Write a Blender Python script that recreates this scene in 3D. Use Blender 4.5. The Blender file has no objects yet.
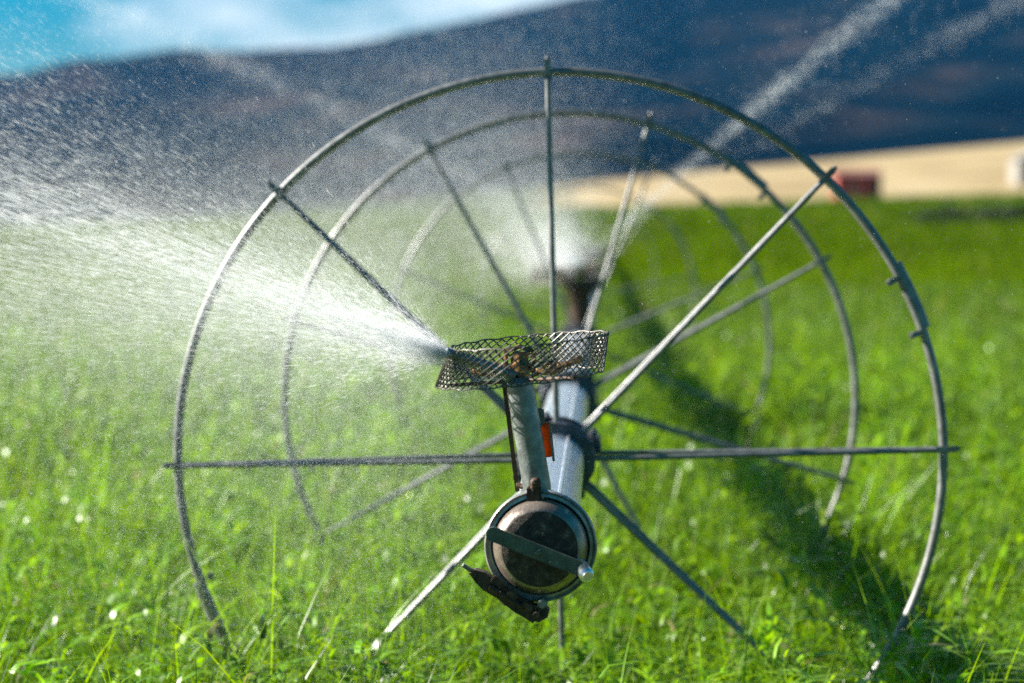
import bpy, math, random
import numpy as np
from mathutils import Vector, Matrix, Quaternion

random.seed(7)
rng = np.random.default_rng(11)
SC = bpy.context.scene
COL = SC.collection
R = math.radians
PI = math.pi

# ------------------------------------------------------------------ camera
F_PX = 1991.0                                   # 70 mm lens, picture 1024 px wide
CAM = Vector((0.0, 0.0, 1.43))
cd = bpy.data.cameras.new('camera')
cam = bpy.data.objects.new('camera', cd)
COL.objects.link(cam)
cam.location = CAM
cam.rotation_euler = (R(90 - 3.15), 0, R(2.53))
cd.sensor_width = 36.0
cd.lens = 36.0 * F_PX / 1024.0
cd.clip_start = 0.05
cd.clip_end = 20000
cd.dof.use_dof = True
cd.dof.focus_distance = 3.55
cd.dof.aperture_fstop = 2.25
cd.dof.aperture_blades = 0
SC.camera = cam

# ------------------------------------------------------------------ light
SUN_AZ, SUN_EL = R(82), R(28.3)                   # to the left of the view, and behind the scene
L = Vector((-math.sin(SUN_AZ) * math.cos(SUN_EL), math.cos(SUN_AZ) * math.cos(SUN_EL), math.sin(SUN_EL)))
sd = bpy.data.lights.new('sun', 'SUN')
sd.energy = 5.0
sd.angle = R(0.5)
sd.color = (1.0, 0.95, 0.86)
so = bpy.data.objects.new('sun', sd)
so.rotation_euler = L.to_track_quat('Z', 'Y').to_euler()
so.location = (-20, 12, 20)
COL.objects.link(so)

SC.view_settings.view_transform = 'Standard'
SC.view_settings.look = 'None'
SC.view_settings.exposure = 1.6
SC.view_settings.gamma = 1.0
SC.view_settings.use_curve_mapping = False
try:
    SC.cycles.use_denoising = False
    SC.cycles.max_bounces = 18
    SC.cycles.diffuse_bounces = 4
    SC.cycles.glossy_bounces = 3
    SC.cycles.transmission_bounces = 16
    SC.cycles.transparent_max_bounces = 24
    SC.cycles.volume_bounces = 0
    SC.cycles.sample_clamp_indirect = 4.0
    SC.cycles.sample_clamp_direct = 12.0
    SC.cycles.caustics_reflective = False
    SC.cycles.caustics_refractive = False
except Exception:
    pass


# ------------------------------------------------------------------ materials
def new_mat(name):
    m = bpy.data.materials.new(name)
    m.use_nodes = True
    nt = m.node_tree
    nt.nodes.clear()
    out = nt.nodes.new('ShaderNodeOutputMaterial')
    return m, nt, out


def node(nt, typ, **kw):
    n = nt.nodes.new(typ)
    for k, v in kw.items():
        setattr(n, k, v)
    return n


def noise(nt, scale, detail=4, rough=0.55, vec=None, kind='Object', stretch=None):
    tc = node(nt, 'ShaderNodeTexCoord')
    n = node(nt, 'ShaderNodeTexNoise')
    n.inputs['Scale'].default_value = scale
    n.inputs['Detail'].default_value = detail
    n.inputs['Roughness'].default_value = rough
    src = tc.outputs[kind]
    if stretch:
        mp = node(nt, 'ShaderNodeMapping')
        mp.inputs['Scale'].default_value = stretch
        nt.links.new(src, mp.inputs['Vector'])
        src = mp.outputs['Vector']
    nt.links.new(src, n.inputs['Vector'])
    return n.outputs['Fac']


def ramp(nt, fac, stops):
    r = node(nt, 'ShaderNodeValToRGB')
    e = r.color_ramp.elements
    while len(e) < len(stops):
        e.new(0.5)
    for i, (p, c) in enumerate(stops):
        e[i].position = p
        e[i].color = (c[0], c[1], c[2], 1) if len(c) == 3 else c
    nt.links.new(fac, r.inputs['Fac'])
    return r.outputs['Color']


def surf_mat(name, stops, scale=20, rough=(0.4, 0.7), metal=0.0, bump=0.0, bump_scale=200, detail=5,
             stretch=None, spec=0.5, matt=False):
    m, nt, out = new_mat(name)
    p = node(nt, 'ShaderNodeBsdfPrincipled')
    f = noise(nt, scale, detail, stretch=stretch)
    nt.links.new(ramp(nt, f, stops), p.inputs['Base Color'])
    f2 = noise(nt, scale * 2.3, 4)
    mr = node(nt, 'ShaderNodeMapRange')
    mr.inputs['From Min'].default_value = 0.3
    mr.inputs['From Max'].default_value = 0.7
    mr.inputs['To Min'].default_value = rough[0]
    mr.inputs['To Max'].default_value = rough[1]
    nt.links.new(f2, mr.inputs['Value'])
    nt.links.new(mr.outputs['Result'], p.inputs['Roughness'])
    p.inputs['Metallic'].default_value = metal
    if matt:                                         # far forest: no sheen at all
        d_ = node(nt, 'ShaderNodeBsdfDiffuse')
        nt.links.new(p.inputs['Base Color'].links[0].from_socket, d_.inputs['Color'])
        nt.links.new(d_.outputs[0], out.inputs['Surface'])
        return m
    p.inputs['Specular IOR Level'].default_value = spec
    if bump:
        b = node(nt, 'ShaderNodeBump')
        b.inputs['Strength'].default_value = bump
        b.inputs['Distance'].default_value = 0.002
        nt.links.new(noise(nt, bump_scale, 5), b.inputs['Height'])
        nt.links.new(b.outputs['Normal'], p.inputs['Normal'])
    nt.links.new(p.outputs[0], out.inputs['Surface'])
    return m


M = {}
M['galv'] = surf_mat('galvanised_steel', [(0.3, (0.13, 0.13, 0.125)), (0.5, (0.21, 0.21, 0.205)), (0.72, (0.30, 0.30, 0.29))],
                     scale=35, rough=(0.35, 0.55), metal=0.5, bump=0.10, bump_scale=200)
M['alu'] = surf_mat('aluminium_tube', [(0.3, (0.80, 0.81, 0.83)), (0.6, (0.93, 0.94, 0.95)), (0.8, (0.86, 0.87, 0.89))],
                    scale=9, rough=(0.24, 0.38), metal=1.0, bump=0.04, bump_scale=60, stretch=(1, .12, 1))
M['clamp'] = surf_mat('dark_clamp_iron', [(0.3, (0.05, 0.055, 0.065)), (0.6, (0.10, 0.11, 0.13)), (0.8, (0.17, 0.16, 0.15))],
                      scale=40, rough=(0.4, 0.65), metal=0.5, bump=0.5, bump_scale=180)
M['ring'] = surf_mat('clamp_ring_metal', [(0.3, (0.20, 0.21, 0.19)), (0.55, (0.38, 0.385, 0.36)), (0.75, (0.55, 0.55, 0.51))],
                     scale=45, rough=(0.25, 0.42), metal=0.45, bump=0.3, bump_scale=220)
M['cap_edge'] = surf_mat('worn_cap_edge', [(0.3, (0.20, 0.15, 0.12)), (0.55, (0.34, 0.27, 0.22)), (0.75, (0.46, 0.39, 0.33))],
                         scale=50, rough=(0.24, 0.42), metal=0.65, bump=0.3, bump_scale=300)
M['cap_face'] = surf_mat('rusty_cap_face', [(0.32, (0.020, 0.014, 0.010)), (0.5, (0.050, 0.034, 0.025)), (0.62, (0.095, 0.066, 0.046)), (0.74, (0.32, 0.26, 0.20))],
                         scale=70, rough=(0.5, 0.8), metal=0.2, bump=0.9, bump_scale=420, detail=8)
M['bar'] = surf_mat('bar_steel', [(0.3, (0.06, 0.075, 0.06)), (0.6, (0.12, 0.145, 0.12)), (0.8, (0.24, 0.26, 0.22))],
                    scale=60, rough=(0.35, 0.6), metal=0.5, bump=0.5, bump_scale=260)
M['rust'] = surf_mat('rusty_latch', [(0.3, (0.03, 0.02, 0.014)), (0.55, (0.085, 0.05, 0.03)), (0.8, (0.20, 0.13, 0.08))],
                     scale=60, rough=(0.5, 0.8), metal=0.3, bump=0.9, bump_scale=260)
M['riser'] = surf_mat('galvanised_riser', [(0.3, (0.13, 0.14, 0.14)), (0.55, (0.24, 0.26, 0.255)), (0.75, (0.40, 0.42, 0.41))],
                      scale=40, rough=(0.3, 0.5), metal=0.6, bump=0.35, bump_scale=300)
M['brass'] = surf_mat('brass', [(0.3, (0.09, 0.045, 0.018)), (0.5, (0.24, 0.13, 0.05)), (0.7, (0.48, 0.29, 0.12))],
                      scale=60, rough=(0.25, 0.5), metal=0.85, bump=0.3, bump_scale=260)
M['mesh'] = surf_mat('guard_mesh_steel', [(0.3, (0.07, 0.06, 0.05)), (0.55, (0.15, 0.14, 0.12)), (0.75, (0.28, 0.27, 0.24))],
                     scale=80, rough=(0.35, 0.6), metal=0.4)
M['red_wall'] = surf_mat('weathered_red_paint', [(0.3, (0.30, 0.04, 0.035)), (0.6, (0.42, 0.07, 0.055)), (0.8, (0.48, 0.13, 0.10))],
                         scale=1.2, rough=(0.7, 0.9), stretch=(3, 3, .4))
M['end_shade'] = surf_mat('shed_end_shade', [(0.3, (0.035, 0.028, 0.022)), (0.7, (0.08, 0.06, 0.045))], scale=2, rough=(0.7, 0.9))  # dark colour standing in for shade at the shed's open end
M['roof'] = surf_mat('faded_roof_sheet', [(0.3, (0.22, 0.08, 0.07)), (0.7, (0.34, 0.15, 0.12))], scale=1.5, rough=(0.5, 0.7))
M['white_wall'] = surf_mat('white_siding', [(0.3, (0.25, 0.235, 0.21)), (0.7, (0.30, 0.28, 0.25))], scale=1.0, rough=(0.6, 0.8))
M['grey_roof'] = surf_mat('grey_roof_sheet', [(0.3, (0.42, 0.43, 0.45)), (0.7, (0.55, 0.56, 0.58))], scale=1.2, rough=(0.4, 0.6), metal=.3)
M['glass'] = surf_mat('dark_window_glass', [(0.3, (0.03, 0.04, 0.05)), (0.7, (0.06, 0.07, 0.08))], scale=1.0, rough=(0.05, 0.1))


m, nt, out = new_mat('orange_reflector')
p = node(nt, 'ShaderNodeBsdfPrincipled')
p.inputs['Roughness'].default_value = .25
c_ = ramp(nt, noise(nt, 60, 4), [(0.3, (0.60, 0.13, 0.015)), (0.6, (0.80, 0.26, 0.02)), (0.8, (0.85, 0.34, 0.04))])
nt.links.new(c_, p.inputs['Base Color'])
t = node(nt, 'ShaderNodeBsdfTranslucent')
nt.links.new(c_, t.inputs['Color'])
mx = node(nt, 'ShaderNodeMixShader')
mx.inputs['Fac'].default_value = .6
nt.links.new(p.outputs[0], mx.inputs[1])
nt.links.new(t.outputs[0], mx.inputs[2])
nt.links.new(mx.outputs[0], out.inputs['Surface'])
M['orange'] = m


def leaf_mat(name, trans=0.5, rough=0.32, attr='tint', spec=0.5):
    m, nt, out = new_mat(name)
    a = node(nt, 'ShaderNodeAttribute', attribute_name=attr)
    p = node(nt, 'ShaderNodeBsdfPrincipled')
    p.inputs['Roughness'].default_value = rough
    p.inputs['Specular IOR Level'].default_value = spec
    nt.links.new(a.outputs['Color'], p.inputs['Base Color'])
    nt.links.new(a.outputs['Alpha'], p.inputs['Roughness'])
    sp = node(nt, 'ShaderNodeMath', operation='MULTIPLY_ADD')
    nt.links.new(a.outputs['Alpha'], sp.inputs[0])
    sp.inputs[1].default_value = -.75
    sp.inputs[2].default_value = .75
    nt.links.new(sp.outputs[0], p.inputs['Specular IOR Level'])
    t = node(nt, 'ShaderNodeBsdfTranslucent')
    hs = node(nt, 'ShaderNodeHueSaturation')
    hs.inputs['Hue'].default_value = 0.488           # light through a leaf is yellower than light off it
    hs.inputs['Saturation'].default_value = 1.12
    hs.inputs['Value'].default_value = 1.65
    nt.links.new(a.outputs['Color'], hs.inputs['Color'])
    nt.links.new(hs.outputs['Color'], t.inputs['Color'])
    mx = node(nt, 'ShaderNodeMixShader')
    mx.inputs['Fac'].default_value = trans
    nt.links.new(p.outputs[0], mx.inputs[1])
    nt.links.new(t.outputs[0], mx.inputs[2])
    nt.links.new(mx.outputs[0], out.inputs['Surface'])
    return m


M['grass'] = leaf_mat('wet_grass', 0.40, 0.24, spec=0.5)
M['shrub'] = leaf_mat('shrub_leaf', 0.3, 0.5)

m, nt, out = new_mat('water_drops')
tr = node(nt, 'ShaderNodeBsdfTranslucent')
tr.inputs['Color'].default_value = (0.98, 0.99, 1.0, 1)
df = node(nt, 'ShaderNodeBsdfDiffuse')
df.inputs['Color'].default_value = (0.98, 0.99, 1.0, 1)
tp = node(nt, 'ShaderNodeBsdfTransparent')
mx = node(nt, 'ShaderNodeMixShader')
mx.inputs['Fac'].default_value = 0.72
nt.links.new(df.outputs[0], mx.inputs[1])
nt.links.new(tr.outputs[0], mx.inputs[2])
mx2 = node(nt, 'ShaderNodeMixShader')
mx2.inputs['Fac'].default_value = 0.62
nt.links.new(mx.outputs[0], mx2.inputs[1])
nt.links.new(tp.outputs[0], mx2.inputs[2])
nt.links.new(mx2.outputs[0], out.inputs['Surface'])
M['water'] = m

# ground: green crop near, dry stubble on the slope beyond it
m, nt, out = new_mat('field_ground')
tc = node(nt, 'ShaderNodeTexCoord')
sx = node(nt, 'ShaderNodeSeparateXYZ')
nt.links.new(tc.outputs['Object'], sx.inputs[0])
edge = noise(nt, 0.05, 3)
ad = node(nt, 'ShaderNodeMath', operation='MULTIPLY_ADD')
lf = node(nt, 'ShaderNodeMath', operation='MULTIPLY_ADD')     # the stubble stops at a line on the left
nt.links.new(sx.outputs['Y'], lf.inputs[0])
lf.inputs[1].default_value = 0.022
nt.links.new(sx.outputs['X'], lf.inputs[2])
ml = node(nt, 'ShaderNodeMapRange')
ml.inputs['From Min'].default_value = -4
ml.inputs['From Max'].default_value = 4
nt.links.new(lf.outputs[0], ml.inputs['Value'])
mm_ = node(nt, 'ShaderNodeMath', operation='MULTIPLY')
nt.links.new(edge, ad.inputs[0])
ad.inputs[1].default_value = 16
nt.links.new(sx.outputs['Y'], ad.inputs[2])
mr = node(nt, 'ShaderNodeMapRange')
mr.inputs['From Min'].default_value = 205
mr.inputs['From Max'].default_value = 211
nt.links.new(ad.outputs[0], mr.inputs['Value'])
g_near = ramp(nt, noise(nt, 6, 5), [(0.3, (0.03, 0.045, 0.012)), (0.7, (0.055, 0.085, 0.02))])
g_far = ramp(nt, noise(nt, 0.06, 5, stretch=(1, .35, 1)), [(0.3, (0.24, 0.17, 0.08)), (0.5, (0.36, 0.27, 0.14)), (0.7, (0.45, 0.355, 0.20))])
cm = node(nt, 'ShaderNodeMix', data_type='RGBA')
nt.links.new(mr.outputs['Result'], mm_.inputs[0])
nt.links.new(ml.outputs['Result'], mm_.inputs[1])
nt.links.new(mm_.outputs[0], cm.inputs['Factor'])
nt.links.new(g_near, cm.inputs['A'])
nt.links.new(g_far, cm.inputs['B'])
p = node(nt, 'ShaderNodeBsdfPrincipled')
p.inputs['Roughness'].default_value = 0.9
p.inputs['Specular IOR Level'].default_value = 0.15
nt.links.new(cm.outputs['Result'], p.inputs['Base Color'])
bp = node(nt, 'ShaderNodeBump')
bp.inputs['Strength'].default_value = 0.6
bp.inputs['Distance'].default_value = 0.05
nt.links.new(noise(nt, 9, 5), bp.inputs['Height'])
nt.links.new(bp.outputs['Normal'], p.inputs['Normal'])
nt.links.new(p.outputs[0], out.inputs['Surface'])
M['ground'] = m

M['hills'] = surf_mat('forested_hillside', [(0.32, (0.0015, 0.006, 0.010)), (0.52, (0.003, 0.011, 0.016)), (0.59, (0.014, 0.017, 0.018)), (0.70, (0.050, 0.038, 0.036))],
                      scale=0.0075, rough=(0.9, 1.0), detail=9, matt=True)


# ------------------------------------------------------------------ mesh helpers
class MB:
    """collects shapes and links them as one mesh object"""
    def __init__(self):
        self.v, self.f, self.mi = [], [], []

    def add(self, verts, faces, mi=0):
        b = len(self.v)
        self.v += [tuple(p) for p in verts]
        self.f += [tuple(b + i for i in f) for f in faces]
        self.mi += [mi] * len(faces)

    def tube(self, pts, rad, n=10, closed=False, mi=0, cap=True):
        pts = [Vector(p) for p in pts]
        k = len(pts)
        rads = rad if isinstance(rad, (list, tuple)) else [rad] * k
        rings, prev = [], None
        for i, p in enumerate(pts):
            if closed:
                t = (pts[(i + 1) % k] - pts[(i - 1) % k]).normalized()
            else:
                t = (pts[min(i + 1, k - 1)] - pts[max(i - 1, 0)]).normalized()
            if prev is None:
                a = Vector((0, 0, 1)) if abs(t.z) < 0.9 else Vector((1, 0, 0))
                u = t.cross(a).normalized()
            else:
                u = (prev - t * prev.dot(t)).normalized()
            prev = u
            w = t.cross(u)
            rings.append([p + (u * math.cos(2 * PI * j / n) + w * math.sin(2 * PI * j / n)) * rads[i] for j in range(n)])
        verts = [q for r in rings for q in r]
        faces = []
        for i in range(k if closed else k - 1):
            a, b = i * n, ((i + 1) % k) * n
            for j in range(n):
                faces.append((a + j, a + (j + 1) % n, b + (j + 1) % n, b + j))
        if not closed and cap:
            faces.append(tuple(range(n))[::-1])
            faces.append(tuple((k - 1) * n + j for j in range(n)))
        self.add(verts, faces, mi)

    def lathe(self, prof, origin, axis, n=40, mi=None):
        """prof: list of (radius, distance along axis)"""
        axis = Vector(axis).normalized()
        a = Vector((0, 0, 1)) if abs(axis.z) < 0.9 else Vector((1, 0, 0))
        u = axis.cross(a).normalized()
        w = axis.cross(u)
        o = Vector(origin)
        verts = []
        for r, h in prof:
            r = max(r, 1e-5)
            verts += [o + axis * h + (u * math.cos(2 * PI * j / n) + w * math.sin(2 * PI * j / n)) * r for j in range(n)]
        for i in range(len(prof) - 1):
            fs = []
            for j in range(n):
                fs.append((i * n + j, i * n + (j + 1) % n, (i + 1) * n + (j + 1) % n, (i + 1) * n + j))
            if i == 0:
                base = len(self.v)
                self.add(verts, fs, mi[i] if mi else 0)
            else:
                self.f += [tuple(base + q for q in f) for f in fs]
                self.mi += [mi[i] if mi else 0] * len(fs)

    def box(self, c, size, rot=None, bev=0.0, mi=0):
        c = Vector(c)
        sx, sy, sz = [s / 2 for s in size]
        b = min(bev, sx * .9, sy * .9, sz * .9)
        rot = rot or Matrix.Identity(3)
        if b <= 0:
            vs = [Vector((x, y, z)) for x in (-sx, sx) for y in (-sy, sy) for z in (-sz, sz)]
            fs = [(0, 1, 3, 2), (4, 6, 7, 5), (0, 4, 5, 1), (2, 3, 7, 6), (0, 2, 6, 4), (1, 5, 7, 3)]
            self.add([c + rot @ p for p in vs], fs, mi)
            return
        import bmesh
        bm = bmesh.new()
        bmesh.ops.create_cube(bm, size=1.0)
        for v in bm.verts:
            v.co = Vector((v.co.x * sx * 2, v.co.y * sy * 2, v.co.z * sz * 2))
        bmesh.ops.bevel(bm, geom=bm.edges[:] + bm.verts[:], offset=b, segments=2, affect='EDGES')
        bm.verts.index_update()
        self.add([c + rot @ v.co for v in bm.verts], [[v.index for v in f.verts] for f in bm.faces], mi)
        bm.free()

    def prism(self, outline, y0, y1, mi=0):
        """outline of (x, z) points extruded along y"""
        n = len(outline)
        vs = [(x, y0, z) for x, z in outline] + [(x, y1, z) for x, z in outline]
        fs = [tuple(range(n)), tuple(range(2 * n - 1, n - 1, -1))]
        for i in range(n):
            j = (i + 1) % n
            fs.append((i, n + i, n + j, j))
        self.add(vs, fs, mi)

    def build(self, name, mats, parent=None, smooth=True, loc=None):
        me = bpy.data.meshes.new(name)
        me.from_pydata(self.v, [], self.f)
        mats = mats if isinstance(mats, (list, tuple)) else [mats]
        for mm in mats:
            me.materials.append(mm)
        me.polygons.foreach_set('material_index', self.mi)
        import bmesh
        bm = bmesh.new()
        bm.from_mesh(me)
        bmesh.ops.recalc_face_normals(bm, faces=bm.faces)
        for e in bm.edges:
            if len(e.link_faces) == 2 and e.calc_face_angle(0) > R(38):
                e.smooth = False
        for f in bm.faces:
            f.smooth = smooth
        bm.to_mesh(me)
        bm.free()
        o = bpy.data.objects.new(name, me)
        COL.objects.link(o)
        if parent:
            o.parent = parent
        if loc is not None:
            o.location = loc
        return o


def empty(name, loc):
    o = bpy.data.objects.new(name, None)
    o.empty_display_size = 0.2
    o.location = loc
    COL.objects.link(o)
    return o


def tag(o, label=None, cat=None, group=None, kind=None):
    if label:
        o['label'] = label
    if cat:
        o['category'] = cat
    if group:
        o['group'] = group
    if kind:
        o['kind'] = kind
    return o


def np_mesh(name, verts, faces, mat, tint=None, smooth=False):
    """verts (n,3) and faces (m,k) arrays -> one mesh object; tint is a colour per vertex"""
    me = bpy.data.meshes.new(name)
    n, (m_, k) = len(verts), faces.shape
    me.vertices.add(n)
    me.vertices.foreach_set('co', np.ascontiguousarray(verts, dtype=np.float32).ravel())
    me.loops.add(m_ * k)
    me.loops.foreach_set('vertex_index', np.ascontiguousarray(faces, dtype=np.int32).ravel())
    me.polygons.add(m_)
    me.polygons.foreach_set('loop_start', np.arange(0, m_ * k, k, dtype=np.int32))
    me.polygons.foreach_set('use_smooth', np.full(m_, smooth, dtype=bool))
    me.update(calc_edges=True)
    if tint is not None:
        at = me.attributes.new('tint', 'FLOAT_COLOR', 'POINT')
        c = np.ones((n, 4), dtype=np.float32)
        c[:, :tint.shape[1]] = tint
        at.data.foreach_set('color', c.ravel())
    me.materials.append(mat)
    o = bpy.data.objects.new(name, me)
    COL.objects.link(o)
    return o


# ------------------------------------------------------------------ terrain
def wob(x, y, s, seed):
    r = np.random.default_rng(seed)
    t = np.zeros_like(x, dtype=float)
    for i in range(6):
        a = r.uniform(0, 2 * PI)
        f = r.uniform(0.6, 1.6) / s
        t += np.sin((x * math.cos(a) + y * math.sin(a)) * f * 2 * PI + r.uniform(0, 6.28))
    return t / 6


def ground_h(x, y):
    x = np.asarray(x, float)
    y = np.asarray(y, float)
    ys = [-400, 4.3, 10, 30, 70, 120, 200, 300, 400, 500, 700, 1500]
    a = np.interp(y, ys, [0, 0, .20, .24, .5, 1.5, 3.7, 7.6, 11.2, 14.0, 15.5, 20])
    b = np.interp(y, ys, [0, 0, 0, 0, .3, 2.0, 6.0, 20, 34, 46, 55, 60])
    tilt = np.clip(x / np.maximum(np.abs(y), 20), -.3, .4)
    return a + b * tilt


gx = np.concatenate([np.linspace(-1500, -200, 20), np.linspace(-180, 180, 61), np.linspace(200, 1500, 20)])
gy = np.concatenate([np.linspace(-300, -10, 12), np.linspace(0, 60, 31), np.linspace(65, 520, 80), np.linspace(540, 1200, 12)])
X, Y = np.meshgrid(gx, gy)
Z = ground_h(X, Y)
V = np.stack([X.ravel(), Y.ravel(), Z.ravel()], 1)
nx, ny = len(gx), len(gy)
ii = (np.arange(ny - 1)[:, None] * nx + np.arange(nx - 1)[None, :]).ravel()
FQ = np.stack([ii, ii + 1, ii + nx + 1, ii + nx], 1)
g = np_mesh('ground', V, FQ, M['ground'], smooth=True)
tag(g, 'green crop field rising to a pale tan stubble slope', 'ground', kind='structure')


def ridge(t):
    ts = [-.9, -.45, -.301, -.21, -.13, -.06, 0, .08, .213, .35, .6, 1.0]
    es = [.060, .074, .0775, .0855, .0935, .1035, .114, .132, .168, .180, .16, .12]
    return np.interp(t, ts, es)


hx = np.linspace(-2400, 2800, 200)
hy = np.concatenate([np.linspace(650, 2600, 90), np.linspace(2640, 3400, 14)])
X, Y = np.meshgrid(hx, hy)
t = X / np.maximum(Y, 600)
u = np.clip((Y - 650) / (2500 - 650), 0, 1)
prof = u ** 1.25 * (0.35 + 0.65 * u)
back = np.clip(1 - (Y - 2500) / 1800, 0, 1)
Z = ridge(X / 2500.0) * 2500 * prof * np.where(Y > 2500, back, 1.0)
Z += (wob(X, Y, 420, 3) * 26 + wob(X, Y, 160, 4) * 12) * np.clip(u * 3, 0, 1) * (1 - .62 * u)
Z += wob(X, Y, 60, 5) * 3.0 * np.clip(u * 2, 0, 1)
Z += 10 - 14 * (1 - np.clip((Y - 650) / 150, 0, 1))
V = np.stack([X.ravel(), Y.ravel(), Z.ravel()], 1)
nx, ny = len(hx), len(hy)
ii = (np.arange(ny - 1)[:, None] * nx + np.arange(nx - 1)[None, :]).ravel()
FQ = np.stack([ii, ii + 1, ii + nx + 1, ii + nx], 1)
h = np_mesh('hills', V, FQ, M['hills'], smooth=True)
tag(h, 'dark blue forested hillside rising to the right behind the field', 'hills', kind='structure')


# ------------------------------------------------------------------ grass
def blades(px, py, z0, hgt, wid, lean, seg, az=None, droop=None):
    """curved tapering blades as numpy strips"""
    n = len(px)
    az = rng.uniform(0, 2 * PI, n) if az is None else az
    dx, dy = np.cos(az), np.sin(az)
    tw = az + PI / 2 + rng.normal(0, .5, n)
    wx, wy = np.cos(tw), np.sin(tw)
    ts = np.linspace(0, 1, seg + 1)
    rows = []
    for tt in ts:
        out_ = lean * hgt * tt ** 2
        up = hgt * (tt - 0.5 * np.clip(lean, 0, 1.6) * tt ** 2.6 * .8)
        c = np.stack([px + dx * out_, py + dy * out_, z0 + up], 1)
        w = wid * (0.55 + 0.9 * tt) * (1 - tt) ** 0.7 + wid * .04
        if tt == 0:
            w = wid * 0.5
        off = np.stack([wx * w / 2, wy * w / 2, np.zeros(n)], 1)
        rows.append(c - off)
        rows.append(c + off)
    Vv = np.stack(rows, 1)                         # n, 2(seg+1), 3
    k = 2 * (seg + 1)
    f = np.array([[2 * i, 2 * i + 1, 2 * i + 3, 2 * i + 2] for i in range(seg)])
    Fv = (np.arange(n)[:, None, None] * k + f[None]).reshape(-1, 4)
    return Vv.reshape(-1, 3), Fv, k


def grass_tint(n, x, y, gloss=.36):
    base = np.array([0.066, 0.138, 0.003])
    c = np.tile(base, (n, 1)) * rng.uniform(0.35, 1.5, (n, 1))  # wide random spread; its dark blades stand in for shaded gaps
    yel = rng.random(n)[:, None] ** 3
    c = c * (1 - yel * .55) + np.array([0.135, 0.19, 0.008]) * yel * .8
    c *= np.interp(y, [3, 9, 20, 60], [2.2, 1.9, 1.25, .85])[:, None]     # blade tint darkens with distance
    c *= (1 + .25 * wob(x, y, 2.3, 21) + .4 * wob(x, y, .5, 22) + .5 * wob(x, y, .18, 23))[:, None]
    dry = rng.random(n) < .018
    c[dry] = np.array([0.30, 0.25, 0.11]) * rng.uniform(.7, 1.2, (dry.sum(), 1))
    c = np.clip(c, 0.004, .6)
    return np.concatenate([c, np.full((n, 1), gloss)], 1)


def pick(d, spread=0.30, pad=0.5):
    """x for a depth d, spread round the middle of the field in view"""
    return rng.uniform(-1, 1, len(d)) * (d * spread + pad) + d * -0.044


AV, AF, AT = [], [], []
voff = 0


def put(px, py, z0, hgt, wid, lean, seg, gloss=.36, **kw):
    global voff
    v, f, k = blades(px, py, z0, hgt, wid, lean, seg, **kw)
    AV.append(v)
    AF.append(f + voff)
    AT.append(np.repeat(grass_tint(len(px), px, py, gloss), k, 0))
    voff += len(v)


def height_mod(x, y):
    return 1 + .20 * wob(x, y, 1.5, 31) + .28 * wob(x, y, .45, 32) + .38 * wob(x, y, .2, 33)


# nearest band
n = 52000
d = np.sqrt(rng.uniform(2.9 ** 2, 7.0 ** 2, n))
x = pick(d)
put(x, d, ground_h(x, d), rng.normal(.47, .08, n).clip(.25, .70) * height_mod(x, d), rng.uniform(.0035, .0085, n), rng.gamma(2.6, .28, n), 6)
# tall, thin, arching stems that stand above the rest
n = 1500
d = np.sqrt(rng.uniform(3.4 ** 2, 7.0 ** 2, n))
x = pick(d)
put(x, d, ground_h(x, d), rng.uniform(.50, .68, n), rng.uniform(.003, .0055, n), rng.uniform(.3, 1.9, n), 9, gloss=.6)
# middle band
n = 80000
q = rng.random(n)
d = (7.0 ** .45 + q * (24 ** .45 - 7.0 ** .45)) ** (1 / .45)
x = pick(d)
put(x, d, ground_h(x, d), rng.normal(.46, .09, n).clip(.25, .75) * height_mod(x, d), rng.uniform(.006, .012, n) * np.sqrt(d / 6), rng.gamma(2.6, .28, n), 4, gloss=.5)
# broad leaves held near the top of the crop
n = 130000
q = rng.random(n)
d = (2.9 ** .6 + q * (30 ** .6 - 2.9 ** .6)) ** (1 / .6)
x = pick(d)
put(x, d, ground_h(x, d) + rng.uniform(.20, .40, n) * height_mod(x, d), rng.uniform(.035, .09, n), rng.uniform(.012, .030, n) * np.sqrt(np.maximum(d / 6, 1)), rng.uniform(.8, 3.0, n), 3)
# wet leaves that catch the sun
n = 30000
q = rng.random(n)
d = (2.9 ** .8 + q * (26 ** .8 - 2.9 ** .8)) ** (1 / .8)
x = pick(d)
put(x, d, ground_h(x, d) + rng.uniform(.34, .44, n) * height_mod(x, d), rng.uniform(.012, .03, n), rng.uniform(.008, .016, n), rng.uniform(.8, 4.0, n), 2, gloss=.22)
# far band, coarser
n = 120000
q = rng.random(n)
d = 24 * (205 / 24) ** q
x = pick(d, .31, 1.0)
put(x, d, ground_h(x, d) - .02, rng.normal(.46, .08, n).clip(.2, .7), .010 * np.sqrt(d / 6) * (d / 24) ** .75 * rng.uniform(.7, 1.5, n), rng.gamma(2.4, .28, n), 2, gloss=.95)
gr = np_mesh('grass', np.concatenate(AV), np.concatenate(AF), M['grass'], np.concatenate(AT), smooth=True)
tag(gr, 'tall wet bright green grass covering the field', 'grass', kind='stuff')
del AV, AF, AT

# ------------------------------------------------------------------ the wheel line
PX, PZ = -0.099, 0.902                       # the tube's axis runs along y
WR = 0.900                                   # wheel radius
line = empty('irrigation_wheel_line', (PX, 3.34, 0.0))
tag(line, 'long aluminium irrigation tube carried on tall spoked steel wheels with sprinklers on top', 'irrigation rig')
O = Vector((PX, 3.34, 0.0))


def rel(p):
    return Vector(p) - O


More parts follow.
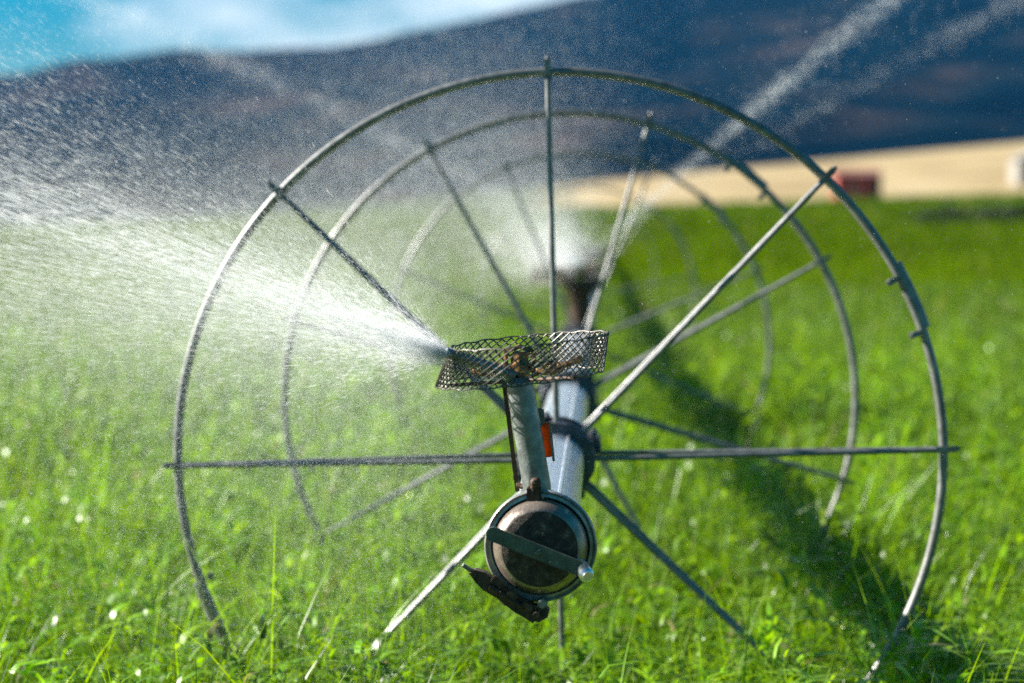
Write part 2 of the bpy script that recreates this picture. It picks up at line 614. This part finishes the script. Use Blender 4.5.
# the tube, in sections joined by couplers
mb = MB()
prof = []
n = 48
pts_y = [3.355, 3.40, 4.2, 6, 9, 12, 16, 20, 26, 34, 46, 60]
verts, faces = [], []
for yy in pts_y:
    for j in range(n):
        a = 2 * PI * j / n
        r_ = 0.0635 + .0008 * math.cos(a * 6)
        verts.append((PX + r_ * math.sin(a) - O.x, yy - O.y, PZ + r_ * math.cos(a)))
for i in range(len(pts_y) - 1):
    for j in range(n):
        faces.append((i * n + j, i * n + (j + 1) % n, (i + 1) * n + (j + 1) % n, (i + 1) * n + j))
mb.add(verts, faces)
pipe = mb.build('pipe', M['alu'], line)
# folded seam along the tube
mb = MB()
mb.tube([rel((PX + .028, 3.36, PZ + .0585)), rel((PX + .028, 40, PZ + .0585))], .0035, 8)
mb.build('seam', M['alu'], pipe)
for yy in (7.4, 10.4, 13.6, 19.8, 26):
    mb = MB()
    mb.lathe([(.066, -.07), (.078, -.066), (.078, -.03), (.072, -.026), (.072, .026), (.078, .03), (.078, .066), (.066, .07)],
             rel((PX, yy, PZ)), (0, 1, 0), 36)
    mb.build('coupler', M['ring'], pipe)

# end cap
CY = 3.335
mb = MB()
mb.lathe([(.0790, .0), (.0800, -.012), (.0785, -.022), (.0750, -.031), (.0700, -.038), (.0645, -.0430), (.0635, -.0432), (.056, -.0450), (.045, -.0462),
          (.030, -.0470), (.012, -.0474), (.0, -.0475)],
         rel((PX, CY, PZ)), (0, 1, 0), 56, mi=[0, 0, 0, 0, 0, 0, 1, 1, 1, 1, 1])
capo = mb.build('end_cap', [M['cap_edge'], M['cap_face']], line)
mb = MB()                                    # V-band ring round the cap
mb.lathe([(.0810, .004), (.0815, -.0085), (.0835, -.0115), (.0880, -.0105), (.0905, -.0125), (.0928, -.0150), (.0948, -.0125), (.0954, -.005), (.0945, .003), (.0900, .012), (.074, .022), (.066, .030), (.0655, .022), (.0810, .012), (.0810, .004)],
         rel((PX, CY + .002, PZ)), (0, 1, 0), 64)
ring = mb.build('clamp_ring', M['ring'], capo)
# flat bar across the face, with a rounded end and a pin at the other
ang = R(-21.5)
rot = Matrix.Rotation(-ang, 3, 'Y')
mb = MB()
ol = []
hw, l0, l1 = .0122, -.080, .074
for i in range(13):
    a = PI / 2 + PI * i / 12
    ol.append((l0 + hw * math.cos(a), hw * math.sin(a)))
ol += [(l1, -hw), (l1, hw)]
b0 = len(mb.v)
mb.prism(ol, -.004, .004)
mb.v = [tuple(rot @ Vector(q) + rel((PX - .002, CY - .065, PZ - .001))) for q in mb.v]
mb.lathe([(.0, -.0085), (.005, -.0085), (.0068, -.0065), (.0068, .0)], rel((PX - .002, CY - .0685, PZ - .001)), (0, 1, 0), 6)
bar = mb.build('handle_bar', M['bar'], capo)
mb = MB()
c = rot @ Vector((l1 + .006, 0, 0))
mb.lathe([(.0, -.036), (.0075, -.036), (.0075, -.030), (.0095, -.0305), (.0125, -.028), (.0125, .006), (.0115, .010), (.0115, .024), (.0, .024)],
         rel((PX - .002, CY - .065, PZ - .001)) + c, (-0.22, 1, .16), 20)
mb.build('pin', M['alu'], bar)
for sx_ in (-1, 1):
    mb = MB()
    c = rot @ Vector((.03 * sx_, .0, 0))
    mb.tube([rel((PX, CY - .062, PZ)) + c, rel((PX, CY - .045, PZ)) + c], .006, 10)
    mb.build('stud', M['bar'], bar)
# knuckle at the top of the ring
mb = MB()
mb.box(rel((PX - .011, CY - .006, PZ + .089)), (.024, .030, .026), bev=.003)
mb.tube([rel((PX - .013, CY - .015, PZ + .070)), rel((PX - .011, CY - .017, PZ + .104))], .006, 10)
mb.lathe([(.0, .008), (.006, .007), (.0095, .003), (.0095, -.003), (.006, -.008), (.0, -.009)], rel((PX - .008, CY - .018, PZ + .108)), (0, 1, 0), 12)
mb.build('hinge_bolt', M['rust'], capo)
# over-centre latch hanging under the ring
mb = MB()
lp = [(-.115, -.040), (-.105, -.034), (-.088, -.038), (-.062, -.060), (-.030, -.080), (-.004, -.093), (.012, -.094), (.020, -.102), (.016, -.114), (.002, -.122), (-.018, -.117), (-.040, -.104), (-.066, -.083), (-.092, -.068), (-.104, -.056)]
mb.prism([(x_ - .004, z_ - .004) for x_, z_ in lp], -.011, .013)
mb.v = [tuple(Vector(q) + rel((PX, CY - .018, PZ))) for q in mb.v]
mb.tube([rel((PX - .085, CY - .03, PZ - .066)), rel((PX - .03, CY - .03, PZ - .100))], .006, 8)
for tx_, tz_ in ((-.072, -.056), (-.046, -.078), (-.020, -.097)):
    mb.box(rel((PX + tx_, CY - .034, PZ + tz_)), (.020, .010, .012), rot=Matrix.Rotation(R(38), 3, 'Y'), bev=.002)
mb.tube([rel((PX - .098, CY - .012, PZ - .056)), rel((PX - .060, CY - .020, PZ - .094)), rel((PX - .010, CY - .020, PZ - .126))], .0042, 8)
mb.tube([rel((PX - .006, CY - .05, PZ - .110)), rel((PX - .006, CY + .01, PZ - .110))], .0055, 8)
latch = mb.build('latch', M['rust'], capo)
mb = MB()
mb.tube([rel((PX - .104, CY - .016, PZ - .048)), rel((PX - .120, CY - .020, PZ - .038)), rel((PX - .130, CY - .024, PZ - .030))], [.005, .004, .0035], 8)
mb.build('latch_pin', M['galv'], latch)
mb = MB()
mb.box(rel((PX + .004, CY - .022, PZ - .094)), (.014, .022, .014), bev=.002, rot=Matrix.Rotation(R(35), 3, 'Y'))
mb.build('latch_lug', M['ring'], latch)

# ---- wheels
def make_wheel():
    mb = MB()
    k = 160
    mb.tube([(WR * math.cos(2 * PI * i / k), 0, WR * math.sin(2 * PI * i / k)) for i in range(k)], .0110, 12, closed=True)
    for a0 in (R(18.2), R(198.2)):           # lapped joints
        mb.tube([((WR + .007) * math.cos(a0 + R(i * .8)), .004, (WR + .007) * math.sin(a0 + R(i * .8))) for i in range(14)], .0135, 12)
    w = mb.build('wheel', M['galv'], line)
    for a0 in (R(17.8), R(26.6), R(197.8), R(206.6)):
        mb = MB()
        rr = Matrix.Rotation(-a0, 3, 'Y')
        mb.box(rr @ Vector((WR - .020, -.010, 0)), (.030, .012, .014), rot=rr, bev=.002)
        mb.tube([rr @ Vector((WR - .026, -.022, 0)), rr @ Vector((WR - .026, .016, 0))], .0062, 8)
        mb.build('lug', M['galv'], w)
    for i in range(8):
        a0 = R(45 * i)
        rr = Matrix.Rotation(-a0, 3, 'Y')
        mb = MB()
        for s in (-1, 1):
            mb.tube([rr @ Vector((.070, .062 * s, 0)), rr @ Vector((.10, .060 * s, 0)), rr @ Vector((WR - .02, .0085 * s - .016, 0))], .0064, 10)
        # stub that runs on past the rim
        mb.box(rr @ Vector((WR + .002, -.015, 0)), (.054, .006, .015), rot=rr, bev=.002)
        mb.tube([rr @ Vector((WR - .005, -.012, .0)), rr @ Vector((WR + .036, -.004, .0))], .0055, 8)
        mb.build('spoke', M['galv'], w)
    mb = MB()
    for s in (-1, 1):
        mb.lathe([(.064, -.016), (.086, -.016), (.090, -.010), (.090, .010), (.086, .016), (.064, .016)], (0, .060 * s, 0), (0, 1, 0), 40)
    mb.lathe([(.065, -.05), (.074, -.05), (.074, .05), (.065, .05)], (0, 0, 0), (0, 1, 0), 40)
    for i in range(4):
        a0 = R(22.5 + 90 * i)
        rr = Matrix.Rotation(-a0, 3, 'Y')
        mb.box(rr @ Vector((.092, 0, 0)), (.034, .15, .012), rot=rr, bev=.002)
        for s in (-1, 1):
            mb.tube([rr @ Vector((.098, .035 * s, -.022)), rr @ Vector((.098, .035 * s, .024))], .0075, 8)
            mb.lathe([(.0, -.006), (.0125, -.006), (.0125, .006), (.0, .006)], rr @ Vector((.098, .035 * s, .018)), rr @ Vector((0, 0, 1)), 6)
    mb.build('hub', M['clamp'], w)
    return w


def copy_tree(o, parent):
    c_ = o.copy()
    COL.objects.link(c_)
    c_.parent = parent
    for ch in list(o.children):
        copy_tree(ch, c_)
    return c_


wheel0 = make_wheel()
for i, (yy, a) in enumerate([(4.66, 1.5), (6.26, 29.0), (9.42, 22.5), (16.8, 10.0), (29.0, 35.0)]):
    w = wheel0 if i == 0 else copy_tree(wheel0, line)
    w.location = rel((PX, yy, PZ))
    w.rotation_euler = (0, -R(a), 0)


# ---- sprinklers, local origin at the foot of the riser
def make_sprinkler():
    mb = MB()
    lean = Vector((-.031, -.004, .186))
    top = lean
    rp = [Vector((0, 0, -.03)), Vector((0, 0, 0)), lean * .5, lean * .86, lean * .96, lean * 1.0]
    mb.tube(rp, [.0238, .0238, .0238, .0236, .0215, .012], 24)
    mb.lathe([(.0238, .0), (.028, .0), (.028, .016), (.0238, .016)], (0, 0, -.022), (0, 0, 1), 8)
    s = mb.build('sprinkler', M['riser'], line)
    hc = Vector((-.030, .010, .172))
    # head
    mb = MB()
    mb.lathe([(.015, .0), (.019, .001), (.019, .013), (.0145, .015), (.0145, .020), (.0205, .022), (.0205, .034), (.016, .037), (.013, .044), (.013, .052), (.007, .056), (.0, .057)],
             hc, (0, 0, 1), 8)
    mb.box(hc + Vector((0, 0, .045)), (.030, .016, .024), bev=.003)
    mb.tube([hc + Vector((-.024, .012, .018)), hc + Vector((-.024, .012, .056)), hc + Vector((0, .006, .066)), hc + Vector((.024, .012, .056)), hc + Vector((.024, .012, .018))], .0045, 8)
    # counterweight ring and spoon of the swing arm
    for cx_, cz_, ra in ((-.052, .028, .021), (.050, .030, .017)):
        mb.tube([hc + Vector((cx_ + ra * 1.25 * math.cos(2 * PI * i / 20), -.006 + ra * .9 * math.sin(2 * PI * i / 20), cz_ + .006 * math.sin(2 * PI * i / 20))) for i in range(20)], .0058, 8, closed=True)
    mb.tube([hc + Vector((-.03, 0, .030)), hc + Vector((.034, 0, .032))], .006, 8)
    mb.tube([hc + Vector((.066, -.004, .032)), hc + Vector((.090, -.012, .040)), hc + Vector((.104, -.004, .046))], [.006, .005, .007], 8)
    mb.build('brass_head', M['brass'], s)
    # barrel that throws the water
    mb = MB()
    a_, b_ = hc + Vector((-.012, -.012, .016)), hc + Vector((-.121, -.066, .060))
    mb.tube([a_, a_.lerp(b_, .3), a_.lerp(b_, .78), b_], [.0125, .0115, .0100, .0082], 14)
    mb.build('nozzle', M['riser'], s)
    # guard of expanded metal round the head
    gc = Vector((-.026, .006, .216))
    tilt = Matrix.Rotation(R(-5.6), 3, 'Y') @ Matrix.Rotation(R(1.0), 3, 'X')
    gr_, gh = .138, .062
    mb = MB()
    NS = 54
    for sgn in (-1, 1):
        for k_ in range(NS):
            pts_ = []
            a0 = 2 * PI * k_ / NS
            for q_ in range(9):
                f_ = q_ / 8
                aa = a0 + sgn * f_ * 2 * PI * 4.6 / NS
                rr_ = gr_ + .0045 * math.sin(3 * aa + 1) + .003 * math.sin(7 * aa) * (f_ - .5) + .008 * (.5 - f_) + .0012 * sgn
                pts_.append(gc + tilt @ Vector((rr_ * math.cos(aa) + (f_ - .5) * .022, rr_ * math.sin(aa), (f_ - .5) * gh)))
            mb.tube(pts_, .00135, 4, cap=False)
    mb.build('guard', M['mesh'], s)
    mb = MB()
    for dz in (-.5, .5):
        ra_ = [gr_ + .0045 * math.sin(6 * PI * i / 60 + 1) + .003 * math.sin(14 * PI * i / 60) * dz - .008 * dz for i in range(60)]
        mb.tube([gc + tilt @ Vector((ra_[i] * math.cos(2 * PI * i / 60) + dz * .022, ra_[i] * math.sin(2 * PI * i / 60), dz * gh + .0015 * math.sin(i * 1.9))) for i in range(60)],
                .0015, 6, closed=True)
    mb.build('guard_edge', M['mesh'], s)
    # strap and stay that hold the guard
    mb = MB()
    mb.box(Vector((-.046, .022, .088)), (.0075, .004, .200), rot=Matrix.Rotation(R(-7), 3, 'Y'), bev=.001)
    mb.tube([Vector((-.036, .02, .0)), Vector((-.012, .012, -.004))], .005, 8)
    mb.tube([Vector((-.058, .022, .186)), gc + tilt @ Vector((-.03, .137, -.028))], .003, 6)
    mb.build('strap', M['rust'], s)
    mb = MB()
    for aa in (R(70), R(190), R(310)):
        mb.tube([hc + Vector((0, 0, .008)), gc + tilt @ Vector((gr_ * math.cos(aa), gr_ * math.sin(aa), -.030))], .0035, 6)
    mb.build('stay', M['rust'], s)
    # orange plate in a metal channel behind the riser
    tl = Matrix.Rotation(R(-6), 3, 'Y')
    mb = MB()
    mb.box(Vector((.0135, .020, .078)), (.017, .006, .060), rot=tl, bev=.001)
    pl = mb.build('reflector', M['orange'], s)
    mb = MB()
    mb.box(Vector((.0245, .016, .076)), (.004, .016, .068), rot=tl, bev=.001)
    mb.box(Vector((.004, .018, .118)), (.016, .012, .030), rot=tl, bev=.003)
    mb.build('channel', M['galv'], pl)
    return s


spr0 = make_sprinkler()
SPR_Y = [3.36, 9.75, 21.5]
SPR_A = [0, 35, 100]
for i, (yy, a) in enumerate(zip(SPR_Y, SPR_A)):
    s = spr0 if i == 0 else copy_tree(spr0, line)
    s.location = rel((PX - .007 if i == 0 else PX, yy, PZ + (.096 if i == 0 else .075)))
    s.rotation_euler = (0, 0, R(a))
    if i:
        s.scale = (1.4, 1.4, 1.2)
        s.material_slots[0].link = 'OBJECT'
        s.material_slots[0].material = M['rust']
        mb = MB()
        mb.lathe([(.030, -.02), (.048, -.018), (.048, .004), (.040, .010), (.040, .120), (.050, .126), (.050, .150), (.030, .156)], (0, 0, 0), (0, 0, 1), 16)
        mb.box((0, 0, .172), (.15, .05, .030), bev=.004)
        mb.build('valve_body', M['rust'], s)


# ------------------------------------------------------------------ water in the air
def drops(name, c, dirv, ln, rad, label, cat='water spray'):
    """small spindle shaped drops: c centres, dirv unit directions, ln half lengths, rad radii"""
    n_ = len(c)
    a_ = rng.normal(size=(n_, 3))
    u_ = np.cross(dirv, a_)
    u_ /= np.linalg.norm(u_, axis=1)[:, None] + 1e-9
    w_ = np.cross(dirv, u_)
    vs = [c + dirv * ln[:, None]]
    for j in range(3):
        a = 2 * PI * j / 3
        vs.append(c + (u_ * math.cos(a) + w_ * math.sin(a)) * rad[:, None])
    vs.append(c - dirv * ln[:, None])
    Vv = np.stack(vs, 1).reshape(-1, 3)
    f = np.array([[0, 1, 2], [0, 2, 3], [0, 3, 1], [4, 2, 1], [4, 3, 2], [4, 1, 3]])
    Fv = (np.arange(n_)[:, None, None] * 5 + f[None]).reshape(-1, 3)
    o = np_mesh(name, Vv, Fv, M['water'], smooth=True)
    return tag(o, label, cat, 'water thrown by the sprinklers', 'stuff')


def unit(v):
    return v / (np.linalg.norm(v, axis=-1, keepdims=True) + 1e-9)


def jet(origin, az, el, length, n_, s0, s1, rad, ln, fall=0.0, pw=1.0, t0=0.0, wild=.05, clump=0.0, ropes=0):
    """drops along a spreading jet; az from +x towards +y"""
    o_ = np.array(origin)
    dv = np.array([math.cos(el) * math.cos(az), math.cos(el) * math.sin(az), math.sin(el)])
    t_ = t0 + (length - t0) * (rng.random(n_) ** pw if pw > 0 else rng.exponential(1.0, n_))
    if clump:                                    # the jet breaks up into pulses and ropes
        ph = rng.uniform(0, 6.28, 3)
        k1 = length / 3.0
        dens = (np.sin(t_ / k1 * 4 + ph[0]) + np.sin(t_ / k1 * 9.1 + ph[1]) + .8 * np.sin(t_ / k1 * 23 + ph[2])) / 2.8
        t_ = t_[rng.random(n_) < 1 - clump * (.5 - .5 * dens)]
        n_ = len(t_)
    u_ = unit(np.cross(dv, [0, 0, 1.0]))
    w_ = np.cross(u_, dv)
    sp = s0 + s1 * t_
    g1, g2 = rng.normal(size=n_), rng.normal(size=n_)
    if ropes:                                    # most drops fly in strands
        rk = rng.integers(0, ropes, n_)
        r1, r2 = rng.normal(size=ropes), rng.normal(size=ropes)
        loose = rng.uniform(.05, .5, ropes)[rk]
        g1, g2 = r1[rk] + g1 * loose, r2[rk] + g2 * loose
    c_ = o_ + dv * t_[:, None] + u_ * (g1 * sp)[:, None] + w_ * (g2 * sp)[:, None]
    c_[:, 2] -= fall * t_ ** 2
    dr = np.tile(dv, (n_, 1)) + u_ * (g1 * s1)[:, None] + w_ * (g2 * s1)[:, None] + rng.normal(0, wild, (n_, 3))
    dr[:, 2] -= 2 * fall * t_
    return c_, unit(dr), ln * rng.lognormal(0, .5, n_), rad * np.minimum(rng.lognormal(0, .45, n_), 2.4)


def cat_(lst):
    return [np.concatenate(z) for z in zip(*lst)]


N1 = (PX - .007 - .030 - .124, 3.36 - .064, PZ + .096 + .168 + .061)
A1 = R(180 + 22)
parts = [
    jet(N1, A1, R(15), .10, 6000, .004, .30, .00035, .005, pw=-1, wild=.10),
    jet(N1, A1, R(19.5), 2.4, 15000, .006, .055, .00030, .010, fall=.02, pw=1.15, wild=.03, ropes=40),
    jet(N1, A1, R(18.5), 2.4, 46000, .006, .14, .00021, .0065, fall=.02, pw=1.2, wild=.05, ropes=150),
    jet(N1, A1, R(18), 2.2, 90000, .008, .21, .00014, .0028, fall=.03, pw=1.2, wild=.15),
]
drops('water_spray', *cat_(parts), label='dense white water jet shooting left from the nearest caged sprinkler')

# second sprinkler: a jet to the right towards the viewer, and its back spray to the left
N2 = (PX - .02, 9.72, PZ + .075 + .27)
parts = [
    jet(N2, R(-90 + 26), R(23), 4.4, 8000, .014, .004, .00062, .012, fall=.012, pw=.9, clump=.75),
    jet(N2, R(-90 + 26), R(23), 4.4, 2200, .02, .045, .0008, .006, fall=.012, pw=.9, wild=.15),
    jet(N2, R(183), R(14), .48, 20000, .03, .28, .0008, .005, pw=-1, wild=.2),
    jet(N2, R(172), R(36), 1.3, 50000, .03, .36, .0007, .005, pw=-1, wild=.25),
    jet(N2, R(140), R(62), 1.1, 38000, .03, .40, .0007, .005, pw=-1, wild=.25),
]
drops('water_spray', *cat_(parts), label='blurred white jet rising to the right from the second sprinkler behind the cage')

N3 = (PX, 21.5, PZ + .38)
parts = [
    jet(N3, R(-90 + 41.5), R(23), 9.0, 2300, .03, .004, .00135, .03, fall=.006, pw=.6, clump=.9),
    jet(N3, R(-90 - 44), R(22), 8.0, 2500, .03, .006, .0018, .03, fall=.008, pw=.7, clump=.9),
    jet(N3, R(170), R(26), 1.5, 4000, .05, .2, .0020, .01, fall=.02, pw=-1),
]
drops('water_spray', *cat_(parts), label='faint far jet crossing the dark hill at upper right')

# fine drift of drops: thick on the left, thin on the right
n = 900000
yy = 2.9 + 6.8 * rng.random(n) ** .8
sx_ = -rng.gamma(2.0, .25, n)
xx = PX + (sx_ - .10) * yy / 3.4
zz = 1.02 + rng.normal(0, .26, n) * (yy / 4.2) + .10 * np.abs(sx_)
keep = zz > .35
c = np.stack([xx, yy, zz], 1)[keep]
dv = unit(np.array([-.85, -.15, .25]) + rng.normal(0, .35, (len(c), 3)))
drops('water_spray', c, dv, .0007 * rng.lognormal(0, .5, len(c)), np.minimum(.00021 * rng.lognormal(0, .4, len(c)), .0006) * np.sqrt(c[:, 1] / 3.4),
      label='fine pale drift of drops hanging over the grass on the left')
n = 210000
yy = rng.uniform(6.5, 19, n)
xx = yy * (-.075 - .085 * rng.gamma(2.0, 1.0, n))
zz = 1.25 + rng.normal(0, .036, n) * yy - .012 * yy
keep = zz > .65
c = np.stack([xx, yy, zz], 1)[keep]
dv = unit(np.array([-.6, -.2, .1]) + rng.normal(0, .6, (len(c), 3)))
drops('water_spray', c, dv, .0034 * rng.lognormal(0, .4, len(c)), .0012 * rng.lognormal(0, .3, len(c)),
      label='soft white veil of far mist over the left edge of the field')
n = 9000
yy = rng.uniform(2.6, 8.5, n)
xx = rng.uniform(-.32, .36, n) * yy
zz = 1.43 + rng.uniform(-.24, .16, n) * yy
keep = zz > .4
c = np.stack([xx, yy, zz], 1)[keep]
dv = unit(np.array([-.3, -.1, .1]) + rng.normal(0, .6, (len(c), 3)))
drops('water_spray', c, dv, .0009 * rng.lognormal(0, .4, len(c)), np.minimum(.00034 * rng.lognormal(0, .35, len(c)), .0008),
      label='sparse bright water specks scattered through the air in front of the hills')


# ------------------------------------------------------------------ far things
def on_ground(x_, y_):
    return float(ground_h(x_, y_))


# red shed
sx0, sy0 = 26.2, 206.0
shed = empty('red_shed', (sx0, sy0, on_ground(sx0, sy0) - .1))
tag(shed, 'small faded red shed with a dark open end at the edge of the tan slope', 'shed')
mb = MB()
mb.prism([(-2.2, 0), (1.3, 0), (1.3, 2.5), (-2.2, 2.5)], -1.5, 1.5)
mb.build('wall', M['red_wall'], shed, smooth=False)
mb = MB()
mb.box((1.85, 0, 1.2), (1.05, 2.9, 2.4))  # solid block, coloured dark in place of a shaded opening
mb.build('shaded_end', M['end_shade'], shed, smooth=False)
mb = MB()
vs = [(-2.4, -1.75, 2.52), (2.5, -1.75, 2.45), (2.5, 0, 3.05), (-2.4, 0, 3.12), (2.5, 1.75, 2.45), (-2.4, 1.75, 2.52)]
mb.add(vs + [(a, b, c_ + .08) for a, b, c_ in vs],
       [(0, 1, 2, 3), (3, 2, 4, 5), (6, 9, 8, 7), (9, 11, 10, 8), (0, 6, 7, 1), (1, 7, 8, 2), (2, 8, 10, 4), (4, 10, 11, 5), (5, 11, 9, 3), (3, 9, 6, 0)])
mb.build('roof', M['roof'], shed, smooth=False)
mb = MB()
mb.box((-.5, -1.53, 1.0), (1.2, .06, 2.0))
mb.build('door', M['roof'], shed, smooth=False)

# white house at the right edge
hx0, hy0 = 49.3, 226.0
house = empty('white_house', (hx0, hy0, on_ground(hx0, hy0) - .1))
tag(house, 'white building with a grey roof at the right edge of the tan slope', 'house')
mb = MB()
mb.box((0, 0, 1.4), (6.0, 5.0, 2.8))
mb.build('wall', M['white_wall'], house, smooth=False)
mb = MB()
mb.prism([(-3.3, 2.81), (3.3, 2.81), (0, 4.1)], -2.7, 2.7)
mb.build('roof', M['grey_roof'], house, smooth=False)
for wx_ in (1.5,):
    mb = MB()
    mb.box((wx_, -2.52, 1.6), (1.0, .06, 1.1))
    mb.build('window', M['glass'], house, smooth=False)


# dark shrubs along the far edge of the crop
def shrub(x_, y_, w_, h_, label):
    n_ = 900
    p_ = rng.normal(size=(n_, 3))
    p_ = unit(p_) * (rng.random(n_) ** .4)[:, None]
    lob = 1 + .25 * np.sin(p_[:, 0] * 5 + x_) + .2 * np.cos(p_[:, 1] * 6 + y_)
    p_ = p_ * lob[:, None] * np.array([w_ / 2, w_ / 2.4, h_ / 2])
    p_[:, 2] += h_ * .5
    p_ = p_[p_[:, 2] > .02]
    n_ = len(p_)
    a1, a2 = unit(rng.normal(size=(n_, 3))), rng.normal(size=(n_, 3))
    b1 = unit(np.cross(a1, a2))
    s_ = rng.uniform(.06, .13, n_)[:, None]
    Vv = np.stack([p_ - a1 * s_, p_ + b1 * s_ * .55, p_ + a1 * s_, p_ - b1 * s_ * .55], 1).reshape(-1, 3)
    Fv = np.arange(n_ * 4).reshape(-1, 4)
    tint = np.repeat(np.concatenate([np.array([.022, .042, .014]) * rng.uniform(.6, 1.5, (n_, 1)), np.full((n_, 1), .5)], 1), 4, 0)
    o = np_mesh('shrub', Vv, Fv, M['shrub'], tint)
    o.location = (x_, y_, on_ground(x_, y_))
    tag(o, label, 'shrub', 'dark shrubs along the far edge of the crop')


for i, (x_, w_, h_) in enumerate([(19.2, 2.4, .95), (21.0, 2.6, 1.1), (22.9, 2.8, 1.2), (24.9, 2.7, 1.15), (27.0, 2.9, 1.3)]):
    shrub(x_, 118 + (i % 2) * 2, w_, h_, ['leftmost low dark shrub at the far edge of the crop',
                                        'second dark shrub from the left along the far crop edge',
                                        'middle dark shrub of the row along the far crop edge',
                                        'second dark shrub from the right frame edge along the far crop',
                                        'tallest dark shrub at the right end of the far row'][i])

# ------------------------------------------------------------------ air
m, nt, out = new_mat('haze_air')
pv = node(nt, 'ShaderNodeVolumePrincipled')
pv.inputs['Color'].default_value = (0.035, 0.38, 1.0, 1)
pv.inputs['Density'].default_value = 0.000038
pv.inputs['Anisotropy'].default_value = 0.1
nt.links.new(pv.outputs[0], out.inputs['Volume'])
mb = MB()
mb.box((200, 1600, 299), (5600, 4400, 640))
hz = mb.build('haze', m, smooth=False)
tag(hz, 'thin blue air between the viewer and the hills', 'haze', kind='stuff')

# ------------------------------------------------------------------ sky
w = bpy.data.worlds.new('World')
SC.world = w
w.use_nodes = True
nt = w.node_tree
nt.nodes.clear()
out = nt.nodes.new('ShaderNodeOutputWorld')
bg = nt.nodes.new('ShaderNodeBackground')
sky = nt.nodes.new('ShaderNodeTexSky')
sky.sky_type = 'NISHITA'
sky.sun_disc = False
sky.sun_elevation = SUN_EL
sky.sun_rotation = -SUN_AZ
sky.air_density = 1.0
sky.dust_density = 0.6
sky.ozone_density = 4.0
tc = nt.nodes.new('ShaderNodeTexCoord')
mp = nt.nodes.new('ShaderNodeMapping')
mp.inputs['Scale'].default_value = (1.0, 1.0, 2.6)
nt.links.new(tc.outputs['Generated'], mp.inputs['Vector'])
nz = nt.nodes.new('ShaderNodeTexNoise')
nz.inputs['Scale'].default_value = 4.5
nz.inputs['Detail'].default_value = 6
nt.links.new(mp.outputs['Vector'], nz.inputs['Vector'])
cl = ramp(nt, nz.outputs['Fac'], [(0.42, (0, 0, 0)), (0.60, (1, 1, 1))])
mxs = nt.nodes.new('ShaderNodeMix')
mxs.data_type = 'RGBA'
# the clouds lie low, in the part of the sky above the hills
sxyz = nt.nodes.new('ShaderNodeSeparateXYZ')
nt.links.new(tc.outputs['Generated'], sxyz.inputs[0])
m1 = nt.nodes.new('ShaderNodeMapRange')
m1.inputs['From Min'].default_value = 0.34
m1.inputs['From Max'].default_value = 0.18
nt.links.new(sxyz.outputs['Z'], m1.inputs['Value'])
m2 = nt.nodes.new('ShaderNodeMapRange')
m2.inputs['From Min'].default_value = 0.0
m2.inputs['From Max'].default_value = 0.5
nt.links.new(sxyz.outputs['Y'], m2.inputs['Value'])
mu = nt.nodes.new('ShaderNodeMath')
mu.operation = 'MULTIPLY'
nt.links.new(m1.outputs['Result'], mu.inputs[0])
nt.links.new(m2.outputs['Result'], mu.inputs[1])
mv = nt.nodes.new('ShaderNodeMath')
mv.operation = 'MULTIPLY'
nt.links.new(mu.outputs[0], mv.inputs[0])
nt.links.new(cl, mv.inputs[1])
nt.links.new(mv.outputs[0], mxs.inputs['Factor'])
hsv = nt.nodes.new('ShaderNodeHueSaturation')
hsv.inputs['Hue'].default_value = 0.475
hsv.inputs['Value'].default_value = 0.62
hsv.inputs['Saturation'].default_value = 2.0
nt.links.new(sky.outputs['Color'], hsv.inputs['Color'])
nt.links.new(hsv.outputs['Color'], mxs.inputs['A'])
mxs.inputs['B'].default_value = (6.8, 7.6, 8.0, 1)
nt.links.new(mxs.outputs['Result'], bg.inputs['Color'])
bg.inputs['Strength'].default_value = 0.05
nt.links.new(bg.outputs[0], out.inputs['Surface'])
